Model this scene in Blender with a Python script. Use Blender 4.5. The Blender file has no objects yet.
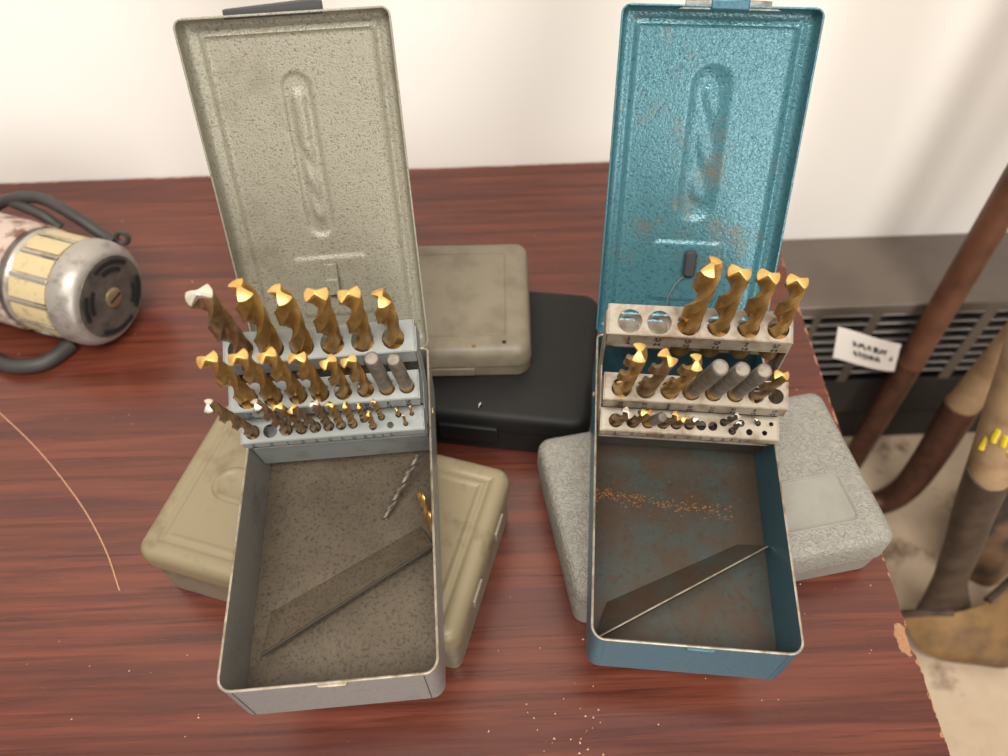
import bpy, math, random
from mathutils import Matrix, Vector, noise

S = 0.001            # everything below is in millimetres, the scene in metres
FLOOR = -405.0       # table top is the zero level, the floor 405 mm below it
col = bpy.context.scene.collection
scene = bpy.context.scene
R = math.radians
random.seed(7)


def W(x, y, z=0.0):
    return Vector((x * S, y * S, (z - FLOOR) * S))


# ------------------------------------------------------------------ camera
cam_d = bpy.data.cameras.new('camera')
cam = bpy.data.objects.new('camera', cam_d)
col.objects.link(cam)
cam_d.sensor_width = 36.0
cam_d.lens = 775.77 / 1008 * 36.0
cam_d.clip_start = 0.01
PITCH, ROLL = R(53.62), R(-2.01)
_f = Vector((0, math.cos(PITCH), -math.sin(PITCH)))
_u = Vector((0, math.sin(PITCH), math.cos(PITCH)))
_r = Vector((1, 0, 0))
_r2 = _r * math.cos(ROLL) + _u * math.sin(ROLL)
_u2 = -_r * math.sin(ROLL) + _u * math.cos(ROLL)
cam.matrix_world = Matrix(((_r2.x, _u2.x, -_f.x, 0), (_r2.y, _u2.y, -_f.y, 0),
                           (_r2.z, _u2.z, -_f.z, (511.55 - FLOOR) * S), (0, 0, 0, 1)))
cam_d.dof.use_dof = True
cam_d.dof.focus_distance = 0.45
cam_d.dof.aperture_fstop = 5.6
scene.camera = cam

# ------------------------------------------------------------------ light
wd = bpy.data.worlds.new('room_ambience')
scene.world = wd
wd.use_nodes = True
wd.node_tree.nodes['Background'].inputs[0].default_value = (1.0, 0.91, 0.81, 1)
wd.node_tree.nodes['Background'].inputs[1].default_value = 0.30


def area(name, loc, target, sx, sy, power, color):
    d = bpy.data.lights.new(name, 'AREA')
    d.shape = 'RECTANGLE'
    d.size, d.size_y, d.energy, d.color = sx, sy, power, color
    o = bpy.data.objects.new(name, d)
    col.objects.link(o)
    o.location = loc
    o.rotation_euler = (Vector(target) - Vector(loc)).to_track_quat('-Z', 'Y').to_euler()
    return o


area('ceiling_light', (-0.1, -0.7, 2.6), (-0.05, 0.4, 0.4), 1.8, 0.8, 57, (1.0, 0.955, 0.885))
area('window_daylight', (1.0, -2.9, 1.35), (0.1, 0.4, 0.6), 1.3, 1.7, 37, (1.0, 0.97, 0.93))
scene.view_settings.view_transform = 'Standard'
scene.view_settings.look = 'None'
scene.view_settings.gamma = 1.0
scene.view_settings.use_curve_mapping = False
scene.view_settings.exposure = 0.5


# ------------------------------------------------------------------ materials
def lin(c):
    return tuple(((v / 255 + 0.055) / 1.055) ** 2.4 if v > 10 else v / 255 / 12.92 for v in c) + (1.0,)


class NT:
    def __init__(self, name):
        self.m = bpy.data.materials.new(name)
        self.m.use_nodes = True
        self.t = self.m.node_tree
        self.b = self.t.nodes['Principled BSDF']
        self.tc = self.t.nodes.new('ShaderNodeTexCoord')

    def n(self, kind, **kw):
        o = self.t.nodes.new(kind)
        for k, v in kw.items():
            if hasattr(o, k):
                setattr(o, k, v)
            else:
                o.inputs[k].default_value = v
        return o

    def l(self, a, b):
        self.t.links.new(a, b)

    def mapping(self, scale=(1, 1, 1), rot=(0, 0, 0)):
        m = self.n('ShaderNodeMapping')
        m.inputs['Scale'].default_value = scale
        m.inputs['Rotation'].default_value = rot
        self.l(self.tc.outputs['Object'], m.inputs['Vector'])
        return m.outputs[0]

    def noise(self, scale, detail=3, rough=0.5, vec=None, dist=0.0):
        o = self.n('ShaderNodeTexNoise')
        o.inputs['Scale'].default_value = scale
        o.inputs['Detail'].default_value = detail
        o.inputs['Roughness'].default_value = rough
        o.inputs['Distortion'].default_value = dist
        self.l(vec if vec else self.tc.outputs['Object'], o.inputs['Vector'])
        return o.outputs['Fac']

    def ramp(self, fac, a, b, ca=(0, 0, 0, 1), cb=(1, 1, 1, 1)):
        o = self.n('ShaderNodeValToRGB')
        o.color_ramp.elements[0].position, o.color_ramp.elements[1].position = a, b
        o.color_ramp.elements[0].color, o.color_ramp.elements[1].color = ca, cb
        self.l(fac, o.inputs[0])
        return o.outputs[0]

    def mix(self, fac, a, b, blend='MIX'):
        o = self.n('ShaderNodeMix')
        o.data_type = 'RGBA'
        o.blend_type = blend
        for s, v in ((o.inputs[0], fac), (o.inputs[6], a), (o.inputs[7], b)):
            if isinstance(v, (tuple, float, int)):
                s.default_value = v
            else:
                self.l(v, s)
        return o.outputs[2]

    def math(self, op, a, b=0.0, clamp=False):
        o = self.n('ShaderNodeMath')
        o.operation = op
        o.use_clamp = clamp
        for s, v in ((o.inputs[0], a), (o.inputs[1], b)):
            if isinstance(v, (float, int)):
                s.default_value = v
            else:
                self.l(v, s)
        return o.outputs[0]

    def bump(self, h, strength, dist):
        o = self.n('ShaderNodeBump')
        o.inputs['Strength'].default_value = strength
        o.inputs['Distance'].default_value = dist
        self.l(h, o.inputs['Height'])
        self.l(o.outputs[0], self.b.inputs['Normal'])

    def done(self, color=None, rough=0.5, metal=0.0, spec=0.5, coat=0.0):
        for k, v in (('Base Color', color), ('Roughness', rough), ('Metallic', metal)):
            if v is None:
                continue
            if isinstance(v, (tuple, float, int)):
                self.b.inputs[k].default_value = v
            else:
                self.l(v, self.b.inputs[k])
        self.b.inputs['Specular IOR Level'].default_value = spec
        self.b.inputs['Coat Weight'].default_value = coat
        self.b.inputs['Coat Roughness'].default_value = 0.25
        return self.m


def plain(name, c, rough=0.5, metal=0.0, c2=None, scale=60, lo=0.4, hi=0.7, bump=None, spec=0.5, detail=4):
    t = NT(name)
    colr = lin(c)
    if c2:
        colr = t.mix(t.ramp(t.noise(scale, detail, 0.6), lo, hi), lin(c), lin(c2))
    if bump:
        t.bump(t.noise(bump[0], 3), bump[1], bump[2])
    return t.done(colr, rough, metal, spec)


def hammered(name, c, fleck, worn, wlo, whi, scale=420, strength=0.5, metal=0.35, rough=0.36, wscale=22, rust=None):
    t = NT(name)
    h = t.noise(scale, 2, 0.5, dist=0.6)
    base = t.mix(t.ramp(h, 0.30, 0.47, (1, 1, 1, 1), (0, 0, 0, 1)), lin(c), lin(fleck))
    w = t.ramp(t.noise(wscale, 6, 0.65), wlo, whi)
    base = t.mix(w, base, lin(worn))
    if rust:
        base = t.mix(t.ramp(t.noise(55, 5, 0.7), 0.66, 0.74), base, lin(rust))
    t.bump(h, strength, 0.0008)
    r = t.ramp(w, 0, 1, (rough,) * 3 + (1,), (rough + 0.15,) * 3 + (1,))
    return t.done(base, r, metal)


M = {}
M['olive'] = hammered('olive_hammered_paint', (144, 140, 124), (106, 101, 85), (118, 110, 92), 0.56, 0.78, scale=860, strength=0.55, metal=0.15, rust=(112, 84, 56))
M['teal'] = hammered('teal_hammered_paint', (72, 118, 128), (46, 86, 97), (94, 102, 98), 0.54, 0.68, scale=600, strength=0.55, metal=0.2, rough=0.2, wscale=24)
M['teal_out'] = hammered('blue_teal_paint', (62, 104, 120), (50, 88, 102), (92, 100, 98), 0.60, 0.75, scale=520, strength=0.25, metal=0.2)
M['grey_paint'] = hammered('grey_paint', (140, 138, 134), (126, 124, 122), (112, 104, 94), 0.55, 0.75, scale=420, strength=0.12, metal=0.3, rough=0.42)
M['bare_edge'] = plain('worn_metal_edge', (190, 182, 166), 0.4, 0.7, (140, 120, 96), 120)
M['floor_l'] = None
t = NT('grimy_grey_tray')
n1 = t.ramp(t.noise(520, 5, 0.7), 0.50, 0.66)
n2 = t.ramp(t.noise(30, 4, 0.6), 0.35, 0.7)
c = t.mix(n2, lin((94, 83, 68)), lin((78, 67, 53)))
c = t.mix(n1, c, lin((54, 44, 34)))
t.bump(t.noise(330, 4), 0.25, 0.0004)
M['floor_l'] = t.done(c, 0.6, 0.15)
t = NT('rusty_teal_tray')
n1 = t.ramp(t.noise(26, 6, 0.62), 0.40, 0.56)
n2 = t.ramp(t.noise(260, 5, 0.7), 0.52, 0.68)
n3 = t.ramp(t.noise(40, 5, 0.65, vec=t.mapping((1, 1.7, 1))), 0.56, 0.70)
c = t.mix(n1, lin((58, 64, 60)), lin((66, 52, 39)))
c = t.mix(n3, c, lin((74, 49, 32)))
c = t.mix(n2, c, lin((58, 46, 36)))
t.bump(t.noise(260, 4), 0.3, 0.0004)
M['floor_t'] = t.done(c, 0.55, 0.15)
M['steel_l'] = plain('grey_rack_paint', (128, 132, 129), 0.5, 0.1, (112, 111, 102), 70, 0.5, 0.75)
M['steel_t'] = plain('rusty_rack_steel', (148, 138, 122), 0.5, 0.15, (106, 84, 62), 85, 0.46, 0.70)
M['ink'] = plain('stamped_ink', (42, 42, 44), 0.6)
M['gold'] = plain('titanium_gold', (188, 150, 88), 0.36, 0.75, (146, 110, 62), 90, 0.42, 0.7)
M['gold_tip'] = plain('bright_gold_tip', (204, 166, 98), 0.38, 0.6, (180, 138, 72), 120, 0.45, 0.65)
M['bronze'] = plain('dull_bronze_flute', (158, 130, 94), 0.38, 0.75, (116, 92, 64), 110, 0.4, 0.7)
M['silver_tip'] = plain('bare_steel_tip', (196, 186, 170), 0.28, 0.6)
M['shank'] = plain('worn_steel_shank', (132, 124, 114), 0.45, 0.6, (94, 83, 72), 130, 0.45, 0.7)
M['dark_steel'] = plain('grey_steel_bit', (104, 95, 84), 0.5, 0.5, (76, 67, 56), 150)
M['latch_dark'] = plain('dark_grey_latch', (60, 60, 60), 0.55, 0.1)
M['chrome'] = plain('dull_chrome', (150, 150, 146), 0.45, 0.6, (104, 98, 88), 160)
M['flap_shade'] = plain('painted_flap_shade', (48, 43, 37), 0.7)  # colour of the shade painted in below the grey index's flap
M['dark_gap'] = plain('dark_inside', (14, 13, 13), 0.8)
M['khaki'] = plain('khaki_hammered_paint', (130, 118, 92), 0.45, 0.1, (104, 88, 64), 45, 0.55, 0.78, bump=(260, 0.10, 0.0004))
M['khaki_side'] = plain('worn_khaki_side', (126, 117, 100), 0.4, 0.2, (100, 88, 70), 50, 0.5, 0.75)
M['black_case'] = plain('black_plastic', (20, 19, 18), 0.6, 0, (25, 24, 22), 20, bump=(900, 0.1, 0.0002), spec=0.3)
M['tan_case'] = plain('tan_plastic', (112, 103, 86), 0.5, 0, (92, 82, 66), 38, 0.45, 0.72, bump=(300, 0.05, 0.0003))
M['speck'] = plain('white_speck', (222, 216, 204), 0.7)
t = NT('grained_grey_plastic')
v = t.n('ShaderNodeTexVoronoi')
v.feature = 'SMOOTH_F1'
v.inputs['Scale'].default_value = 330
h = t.noise(250, 1, 0.4, dist=2.2)
c = t.mix(t.ramp(h, 0.36, 0.55), lin((127, 124, 115)), lin((138, 134, 125)))
t.bump(h, 0.9, 0.0018)
M['grey_case'] = t.done(c, 0.5)
M['grey_smooth'] = plain('smooth_grey_plastic', (140, 136, 127), 0.5, 0, (128, 124, 115), 40, bump=(1200, 0.05, 0.0002))

# table veneer: reddish mahogany print with dark grain running along x, chipped pale edges
t = NT('mahogany_veneer')
mp = t.mapping((2.2, 60, 60))
g1 = t.noise(1.9, 7, 0.62, vec=mp, dist=0.8)
mp2 = t.mapping((5, 210, 210))
g2 = t.noise(1.6, 4, 0.7, vec=mp2, dist=0.4)
mp3 = t.mapping((0.8, 9, 9))
g3 = t.noise(1.6, 5, 0.55, vec=mp3, dist=2.2)
c = t.mix(t.ramp(g1, 0.34, 0.66), lin((76, 34, 22)), lin((108, 54, 38)))
c = t.mix(t.ramp(g2, 0.52, 0.72), c, lin((62, 27, 20)))
c = t.mix(t.ramp(g3, 0.42, 0.50, (1, 1, 1, 1), (0, 0, 0, 1)), c, t.mix(0.5, c, lin((66, 30, 27))))
sep = t.n('ShaderNodeSeparateXYZ')
t.l(t.tc.outputs['Object'], sep.inputs[0])
en = t.math('MULTIPLY', t.math('SUBTRACT', t.noise(90, 4, 0.7), 0.47), 0.016)
ex = t.math('SUBTRACT', 0.2585, sep.outputs[0])           # distance to the right edge
ey = t.math('SUBTRACT', 0.6475, sep.outputs[1])           # distance to the back edge
edge = t.math('LESS_THAN', t.math('MINIMUM', ex, ey), en)
dx = t.math('DIVIDE', t.math('SUBTRACT', sep.outputs[0], 0.253), 0.0045)
dy = t.math('DIVIDE', t.math('SUBTRACT', sep.outputs[1], 0.155), 0.011)
rad = t.math('ADD', t.math('MULTIPLY', dx, dx), t.math('MULTIPLY', dy, dy))
chip = t.math('LESS_THAN', t.math('ADD', rad, t.math('MULTIPLY', t.math('SUBTRACT', t.noise(220, 4, 0.7), 0.5), 2.4)), 1.0)
mask = t.math('MAXIMUM', edge, chip)
spk = t.ramp(t.noise(130, 3, 0.6), 0.735, 0.76)
mask = t.math('MAXIMUM', mask, t.math('MULTIPLY', spk, 0.8))
c = t.mix(mask, c, t.mix(t.noise(500, 3), lin((172, 126, 90)), lin((128, 86, 58))))
t.bump(t.math('SUBTRACT', g2, t.math('MULTIPLY', mask, 2.0)), 0.08, 0.0005)
M['veneer'] = t.done(c, t.ramp(g1, 0.2, 0.8, (0.24,) * 3 + (1,), (0.34,) * 3 + (1,)), 0.0, 0.55)
M['particle'] = plain('particle_board', (176, 136, 102), 0.8, 0, (128, 92, 64), 420)
M['table_leg'] = plain('dark_leg_panel', (70, 38, 33), 0.5, 0, (52, 28, 25), 30)

t = NT('cream_wall_paint')
c = t.mix(t.ramp(t.noise(2.2, 4, 0.55), 0.35, 0.75), lin((246, 242, 236)), lin((242, 236, 228)))
stn = t.ramp(t.noise(9, 5, 0.62, vec=t.mapping((1, 1, 3.2))), 0.68, 0.78)
c = t.mix(t.math('MULTIPLY', stn, 0.35), c, lin((186, 152, 112)))
t.bump(t.noise(60, 3), 0.06, 0.001)
M['wall'] = t.done(c, 0.6)
t = NT('dusty_concrete')
c = t.mix(t.ramp(t.noise(5, 6, 0.65), 0.35, 0.65), lin((190, 170, 146)), lin((164, 142, 118)))
c = t.mix(t.ramp(t.noise(12, 6, 0.65), 0.56, 0.68), c, lin((104, 80, 60)))
M['concrete'] = t.done(c, 0.75)
M['heater'] = plain('dark_brown_heater', (104, 93, 84), 0.4, 0.1, (92, 81, 73), 14, spec=0.5)
M['heater_slat'] = plain('grey_brown_slat', (140, 132, 128), 0.38, 0.35)
M['heater_dark'] = plain('heater_inside', (40, 34, 30), 0.8)
M['pole'] = plain('stained_wood_pole', (104, 66, 46), 0.5, 0, (76, 44, 30), 25, bump=(90, 0.1, 0.001))
M['pale_wood'] = plain('pale_wood_handle', (160, 132, 100), 0.55, 0, (128, 98, 70), 40, bump=(120, 0.1, 0.001))
M['rust_socket'] = plain('rusty_socket', (92, 58, 44), 0.5, 0.35, (62, 40, 32), 60)
M['dark_socket'] = plain('dark_iron_socket', (78, 64, 54), 0.45, 0.5, (54, 42, 36), 55)
M['blade'] = plain('ochre_rusty_blade', (134, 104, 66), 0.5, 0.35, (92, 70, 48), 22, 0.4, 0.65)
M['blade2'] = plain('brown_dirty_blade', (112, 84, 60), 0.55, 0.35, (52, 44, 40), 20, 0.45, 0.62)
M['yellow'] = plain('yellow_paint_mark', (214, 190, 40), 0.5)
M['tag'] = plain('white_paper_tag', (236, 230, 222), 0.6)
M['motor_al'] = plain('worn_aluminium', (176, 168, 156), 0.4, 0.6, (104, 92, 84), 60, 0.45, 0.7)
M['motor_cap'] = plain('grey_cap', (164, 158, 150), 0.42, 0.5, (120, 112, 104), 90, 0.5, 0.75)
M['motor_face'] = plain('dark_grey_face', (104, 98, 92), 0.5, 0.4, (70, 66, 62), 70)
M['motor_paint'] = plain('chipped_pinkish_paint', (186, 168, 154), 0.5, 0.1, (120, 84, 74), 70, 0.46, 0.6)
M['yellow_plate'] = plain('cream_yellow_plate', (186, 168, 128), 0.5, 0, (146, 124, 92), 110, 0.55, 0.75)
M['rubber'] = plain('grey_black_rubber', (58, 54, 52), 0.55, 0, (46, 42, 40), 40)
M['brass'] = plain('dull_brass', (176, 160, 124), 0.35, 0.8)
M['rust'] = plain('orange_rust_crumb', (132, 86, 46), 0.7, 0, (84, 54, 32), 500)
M['crumb'] = plain('pale_wood_crumb', (206, 168, 132), 0.8)
M['thread'] = plain('thin_tan_thread', (196, 148, 118), 0.7)


# ------------------------------------------------------------------ mesh tools
class MB:
    def __init__(self):
        self.v, self.f = [], []

    def add(self, vs, fs, M4=None):
        o = len(self.v)
        for p in vs:
            p = Vector(p)
            self.v.append(M4 @ p if M4 else p)
        for f in fs:
            self.f.append(tuple(i + o for i in f))
        return self

    def box(self, x0, x1, y0, y1, z0, z1, M4=None):
        vs = [(x, y, z) for z in (z0, z1) for y in (y0, y1) for x in (x0, x1)]
        return self.add(vs, [(0, 2, 3, 1), (4, 5, 7, 6), (0, 1, 5, 4), (2, 6, 7, 3), (0, 4, 6, 2), (1, 3, 7, 5)], M4)

    def prism(self, poly, z0, z1, M4=None):
        n = len(poly)
        vs = [(p[0], p[1], z0) for p in poly] + [(p[0], p[1], z1) for p in poly]
        fs = [tuple(reversed(range(n))), tuple(range(n, 2 * n))]
        fs += [(i, (i + 1) % n, n + (i + 1) % n, n + i) for i in range(n)]
        return self.add(vs, fs, M4)

    def loft(self, rings, cap0=True, cap1=True, M4=None):
        n = len(rings[0])
        vs = [p for r in rings for p in r]
        fs = []
        for k in range(len(rings) - 1):
            for i in range(n):
                j = (i + 1) % n
                fs.append((k * n + i, k * n + j, (k + 1) * n + j, (k + 1) * n + i))
        if cap0:
            fs.append(tuple(reversed(range(n))))
        if cap1:
            fs.append(tuple(range((len(rings) - 1) * n, len(rings) * n)))
        return self.add(vs, fs, M4)

    def tube(self, path, rad, n=12, M4=None, cap=True):
        path = [Vector(p) for p in path]
        rings = []
        ref = Vector((0.31, 0.2, 0.93))
        for i, p in enumerate(path):
            d = (path[min(i + 1, len(path) - 1)] - path[max(i - 1, 0)]).normalized()
            a = ref - d * ref.dot(d)
            if a.length < 0.05:
                a = Vector((1, 0, 0)) - d * d.x
            a.normalize()
            ref = a
            b = d.cross(a)
            r = rad[i] if isinstance(rad, (list, tuple)) else rad
            rings.append([p + (a * math.cos(q) + b * math.sin(q)) * r for q in [2 * math.pi * k / n for k in range(n)]])
        return self.loft(rings, cap, cap, M4)

    def lathe(self, prof, n=32, M4=None):
        """profile of (radius, z), spun round z"""
        rings = [[(r * math.cos(2 * math.pi * k / n), r * math.sin(2 * math.pi * k / n), z) for k in range(n)] for r, z in prof]
        return self.loft(rings, True, True, M4)

    def build(self, name, mat, parent=None, bevel=0, angle=35):
        me = bpy.data.meshes.new(name)
        me.from_pydata([tuple(p * S) for p in self.v], [], self.f)
        me.validate()
        me.polygons.foreach_set('use_smooth', [True] * len(me.polygons))
        me.set_sharp_from_angle(angle=R(angle))
        me.materials.append(M[mat] if isinstance(mat, str) else mat)
        o = bpy.data.objects.new(name, me)
        col.objects.link(o)
        if parent:
            o.parent = parent
        if bevel:
            b = o.modifiers.new('bevel', 'BEVEL')
            b.width = bevel * S
            b.segments = 2
            b.limit_method = 'ANGLE'
        return o


def tag(o, label=None, cat=None, group=None, kind=None):
    for k, v in (('label', label), ('category', cat), ('group', group), ('kind', kind)):
        if v:
            o[k] = v
    return o


def thing(name, loc, label, cat, rz=0, group=None):
    o = bpy.data.objects.new(name, None)
    o.empty_display_size = 0.02
    col.objects.link(o)
    o.location = W(*loc)
    o.rotation_euler = (0, 0, R(rz))
    return tag(o, label, cat, group)


def rrect(w, l, r, z=0.0, n=6, cx=0, cy=0):
    """rounded rectangle outline, w along x, l along y, r one radius or four (FL, FR, BR, BL)"""
    rs = r if isinstance(r, (list, tuple)) else (r,) * 4
    out = []
    for (sx, sy, a0), q in zip(((-1, -1, 180), (1, -1, 270), (1, 1, 0), (-1, 1, 90)), rs):
        q = max(q, 0.02)
        for k in range(n + 1):
            a = R(a0 + 90 * k / n)
            out.append((cx + sx * (w / 2 - q) + q * math.cos(a), cy + sy * (l / 2 - q) + q * math.sin(a), z))
    return out


def rbox(mb, w, l, r, prof, M4=None):
    """stack of rounded rectangles: profile of (inset, z)"""
    rings = [rrect(w - 2 * i, l - 2 * i, max(r - i, 0.3), z) for i, z in prof]
    return mb.loft(rings, True, True, M4)


def bead(mb, w, l, r, rad, z, M4=None, cx=0, cy=0):
    """closed ridge along a rounded rectangle"""
    path = [Vector(p) for p in rrect(w, l, r, z, 5, cx, cy)]
    n = len(path)
    rings = []
    for i, p in enumerate(path):
        d = (path[(i + 1) % n] - path[i - 1]).normalized()
        s = d.cross(Vector((0, 0, 1)))
        rings.append([p + s * rad * math.cos(a) + Vector((0, 0, rad * math.sin(a))) for a in [R(q) for q in (0, 45, 90, 135, 180, 270)]])
    m = 6
    vs = [q for rg in rings for q in rg]
    fs = [(i * m + k, i * m + (k + 1) % m, ((i + 1) % n) * m + (k + 1) % m, ((i + 1) % n) * m + k) for i in range(n) for k in range(m)]
    return mb.add(vs, fs, M4)


def sstep(a, b, x):
    t_ = min(1, max(0, (x - a) / (b - a)))
    return t_ * t_ * (3 - 2 * t_)


def text_mesh(items, mat, name, parent, M4):
    """items: (string, x, y, size); flat stamped characters in the plane of M4"""
    mb = MB()
    for s, x, y, size in items:
        cu = bpy.data.curves.new('stamp', 'FONT')
        cu.body = s
        cu.size = size
        cu.align_x = 'CENTER'
        cu.offset = 0.035 * size
        cu.resolution_u = 2
        ob = bpy.data.objects.new('stamp', cu)
        col.objects.link(ob)
        dg = bpy.context.evaluated_depsgraph_get()
        me = bpy.data.meshes.new_from_object(ob.evaluated_get(dg))
        mb.add([(v.co.x + x, v.co.y + y, 0) for v in me.vertices], [tuple(p.vertices) for p in me.polygons], M4)
        bpy.data.meshes.remove(me)
        bpy.data.objects.remove(ob)
        bpy.data.curves.remove(cu)
    return mb.build(name, mat, parent)


# ------------------------------------------------------------------ the setting
WALL_Y = 650.0
mb = MB().box(-2200, 2200, WALL_Y, WALL_Y + 100, FLOOR, 2100)
tag(mb.build('wall_back', 'wall'), kind='structure').location = (0, 0, -FLOOR * S)
mb = MB().box(-2200, 2200, -3400, WALL_Y, FLOOR - 40, FLOOR)
tag(mb.build('floor', 'concrete'), kind='structure').location = (0, 0, -FLOOR * S)

# ------------------------------------------------------------------ table
tb = thing('table', (0, 0, 0), 'low table with reddish mahogany veneer top and chipped pale edges', 'table')
tb.location = W(0, 0, 0)
X0, X1, Y0, Y1 = -1000.0, 258.5, -260.0, 647.5
mb = MB()
pts = [(X0, Y0), (X1, Y0)]
y = Y0
while y < Y1 - 6:
    y += 4.0
    pts.append((X1 - abs(noise.noise((y * 0.09, 0.3, 0))) * 1.6 - (2.2 if abs(y - 155) < 9 else 0), y))
x = X1
pts.append((X1 - 1, Y1 - 1))
while x > X0 + 8:
    x -= 6.0
    pts.append((x, Y1 - abs(noise.noise((x * 0.06, 5.3, 0))) * 1.5))
pts.append((X0, Y1))
mb.prism(pts, -3.0, 0.0)
mb.build('veneer_top', 'veneer', tb)
MB().box(X0 + 1, X1 - 2.5, Y0 + 1, Y1 - 2, -25, -3.0).build('particle_board_core', 'particle', tb)
for lx in (X0 + 60, X1 - 90):
    MB().box(lx, lx + 28, Y0 + 80, Y1 - 70, FLOOR, -25).build('leg_panel', 'table_leg', tb, bevel=2)
MB().box(X0 + 88, X1 - 90, Y1 - 110, Y1 - 92, -160, -25).build('apron', 'table_leg', tb, bevel=2)

# ------------------------------------------------------------------ drill index boxes
BW, BL, BD = 112.0, 211.5, 46.9
FR = {'u': ['1/2', '31/64', '15/32', '29/64', '7/16', '27/64'],
      'm': ['13/32', '25/64', '3/8', '23/64', '11/32', '21/64', '5/16', '19/64'],
      'l': ['9/32', '17/64', '1/4', '15/64', '7/32', '13/64', '3/16', '11/64', '5/32', '9/64', '1/8', '7/64', '3/32', '5/64', '1/16']}
DIA = {k: [eval(s) * 25.4 * (1.1 if k == 'u' else 1.07) for s in v] for k, v in FR.items()}
HXM = [-43.3, -29, -14.9, -2.3, 10.6, 23.3, 35.4, 46.7]
HXL = [-44.5, -34.2, -24.8, -15.8, -7.8, .1, 7.3, 14.3, 20.9, 26, 31.2, 36.2, 41.3, 45.3, 49.2]
HX = {'L': {'u': [-44 + 17.1 * i for i in range(6)], 'm': HXM, 'l': [q - 2.4 for q in HXL]},
      'T': {'u': [-40.7 + 17.2 * i for i in range(6)], 'm': HXM, 'l': HXL}}
HY = {'u': [7.6] * 6, 'm': [6.8] * 8, 'l': [5.8] * 8 + [8.6, 3.5, 8.6, 3.5, 9.2, 3.5, 9.2]}
RACK = {'T': {'u': (161.6, 108.2, 27, 17, 11.5), 'm': (131.5, 83.5, 27, 15, 9), 'l': (124.7, 60.1, 24, 13, 5)},
        'L': {'u': (161, 107.5, 27, 17, 11.5), 'm': (141.5, 89, 27, 15, 8.5), 'l': (136, 64.5, 24, 13, 5.5)}}
SHELF = {'u': 36.0, 'm': 32.0, 'l': 24.0}
RW = 53.4


def rack_matrix(b, k):
    y0, z0, tl, d, fl = RACK[b][k]
    return Matrix.Translation((0, y0, z0)) @ Matrix.Rotation(R(tl), 4, 'X')


def holed_plate(mb, w, d, holes, th, M4):
    """plate x -w..w, y 0..d, top at z 0, round holes (x, y, r) in order of x, one cell per hole"""
    xs = [-w] + [(holes[i][0] + holes[i][2] + holes[i + 1][0] - holes[i + 1][2]) / 2 for i in range(len(holes) - 1)] + [w]
    for i in range(len(xs)):
        if 0 < i < len(xs) - 1:
            xs[i] = max(xs[i], xs[i - 1] + 0.4)
    for i, (hx, hy, hr) in enumerate(holes):
        xa, xb = xs[i], xs[i + 1]
        hr = min(hr, hx - xa - 0.1, xb - hx - 0.1, hy - 0.4, d - hy - 0.4)
        angs = sorted(set([round(2 * math.pi * k / 24, 5) for k in range(24)] +
                          [round(math.atan2(yy - hy, xx - hx) % (2 * math.pi), 5) for xx in (xa, xb) for yy in (0, d)]))
        inner, outer = [], []
        for a in angs:
            ca, sa = math.cos(a), math.sin(a)
            tt = min([(((xb if ca > 0 else xa) - hx) / ca) if abs(ca) > 1e-6 else 1e9,
                      (((d if sa > 0 else 0) - hy) / sa) if abs(sa) > 1e-6 else 1e9])
            inner.append((hx + hr * ca, hy + hr * sa))
            outer.append((hx + tt * ca, hy + tt * sa))
        n = len(angs)
        vs = [(p[0], p[1], 0) for p in outer] + [(p[0], p[1], 0) for p in inner] + [(p[0], p[1], -th) for p in inner] + [(p[0], p[1], -th) for p in outer]
        fs = []
        for q in range(n):
            j = (q + 1) % n
            fs += [(q, j, n + j, n + q), (n + q, n + j, 2 * n + j, 2 * n + q), (2 * n + q, 2 * n + j, 3 * n + j, 3 * n + q)]
        mb.add(vs, fs, M4)


def lid_mesh(mb, M4, relief, sign=1, depth=10.0, w=BW + 2, l=206.5):
    """stamped pan: x across, y along from the hinge, floor at z 0, walls towards +z (sign 1)"""
    r = 5.5
    lo = [0, .5, 1.0, 1.4, 2.0, 2.8, 3.8, 5, 6.5, 8]
    nx, ny = 84, 140
    ss = [q / (w / 2) for q in lo]
    ss = [-1 + q for q in ss] + [-1 + 8 / (w / 2) + (2 - 16 / (w / 2)) * k / nx for k in range(1, nx)] + [1 - q for q in reversed(ss)]
    ys = lo + [8 + (l - 16) * k / ny for k in range(1, ny)] + [l - q for q in reversed(lo)]
    vs = []
    for y in ys:
        dy = min(y, l - y)
        hw = w / 2 - (r - math.sqrt(max(r * r - (r - dy) ** 2, 0)) if dy < r else 0)
        for s in ss:
            x = s * hw
            qx, qy = abs(x) - (w / 2 - r), abs(y - l / 2) - (l / 2 - r)
            d = -(math.hypot(max(qx, 0), max(qy, 0)) + min(max(qx, qy), 0) - r)
            if d < 1.0:
                h = depth
            elif d < 4.5:
                h = depth * (1 - math.sqrt(max(0, 1 - ((4.5 - d) / 3.5) ** 2))) if d > 1.3 else depth * (1 - (d - 1.0) / 0.3 * 0.55)
                h = min(h, depth)
            else:
                h = 0.0
            g = 1.5 * math.exp(-((d - 8.4) / 1.1) ** 2) + 1.5 * sstep(10.6, 12.0, d)
            vs.append((x, y, sign * (h - g) + relief(x, y)))
    m = len(ss)
    fs = [(j * m + i, j * m + i + 1, (j + 1) * m + i + 1, (j + 1) * m + i) for j in range(len(ys) - 1) for i in range(m - 1)]
    mb.add(vs, fs, M4)


def capsule(x, y, y0, y1, r):
    yy = min(max(y, y0 + r), y1 - r)
    return r - math.hypot(x, y - yy)


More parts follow.
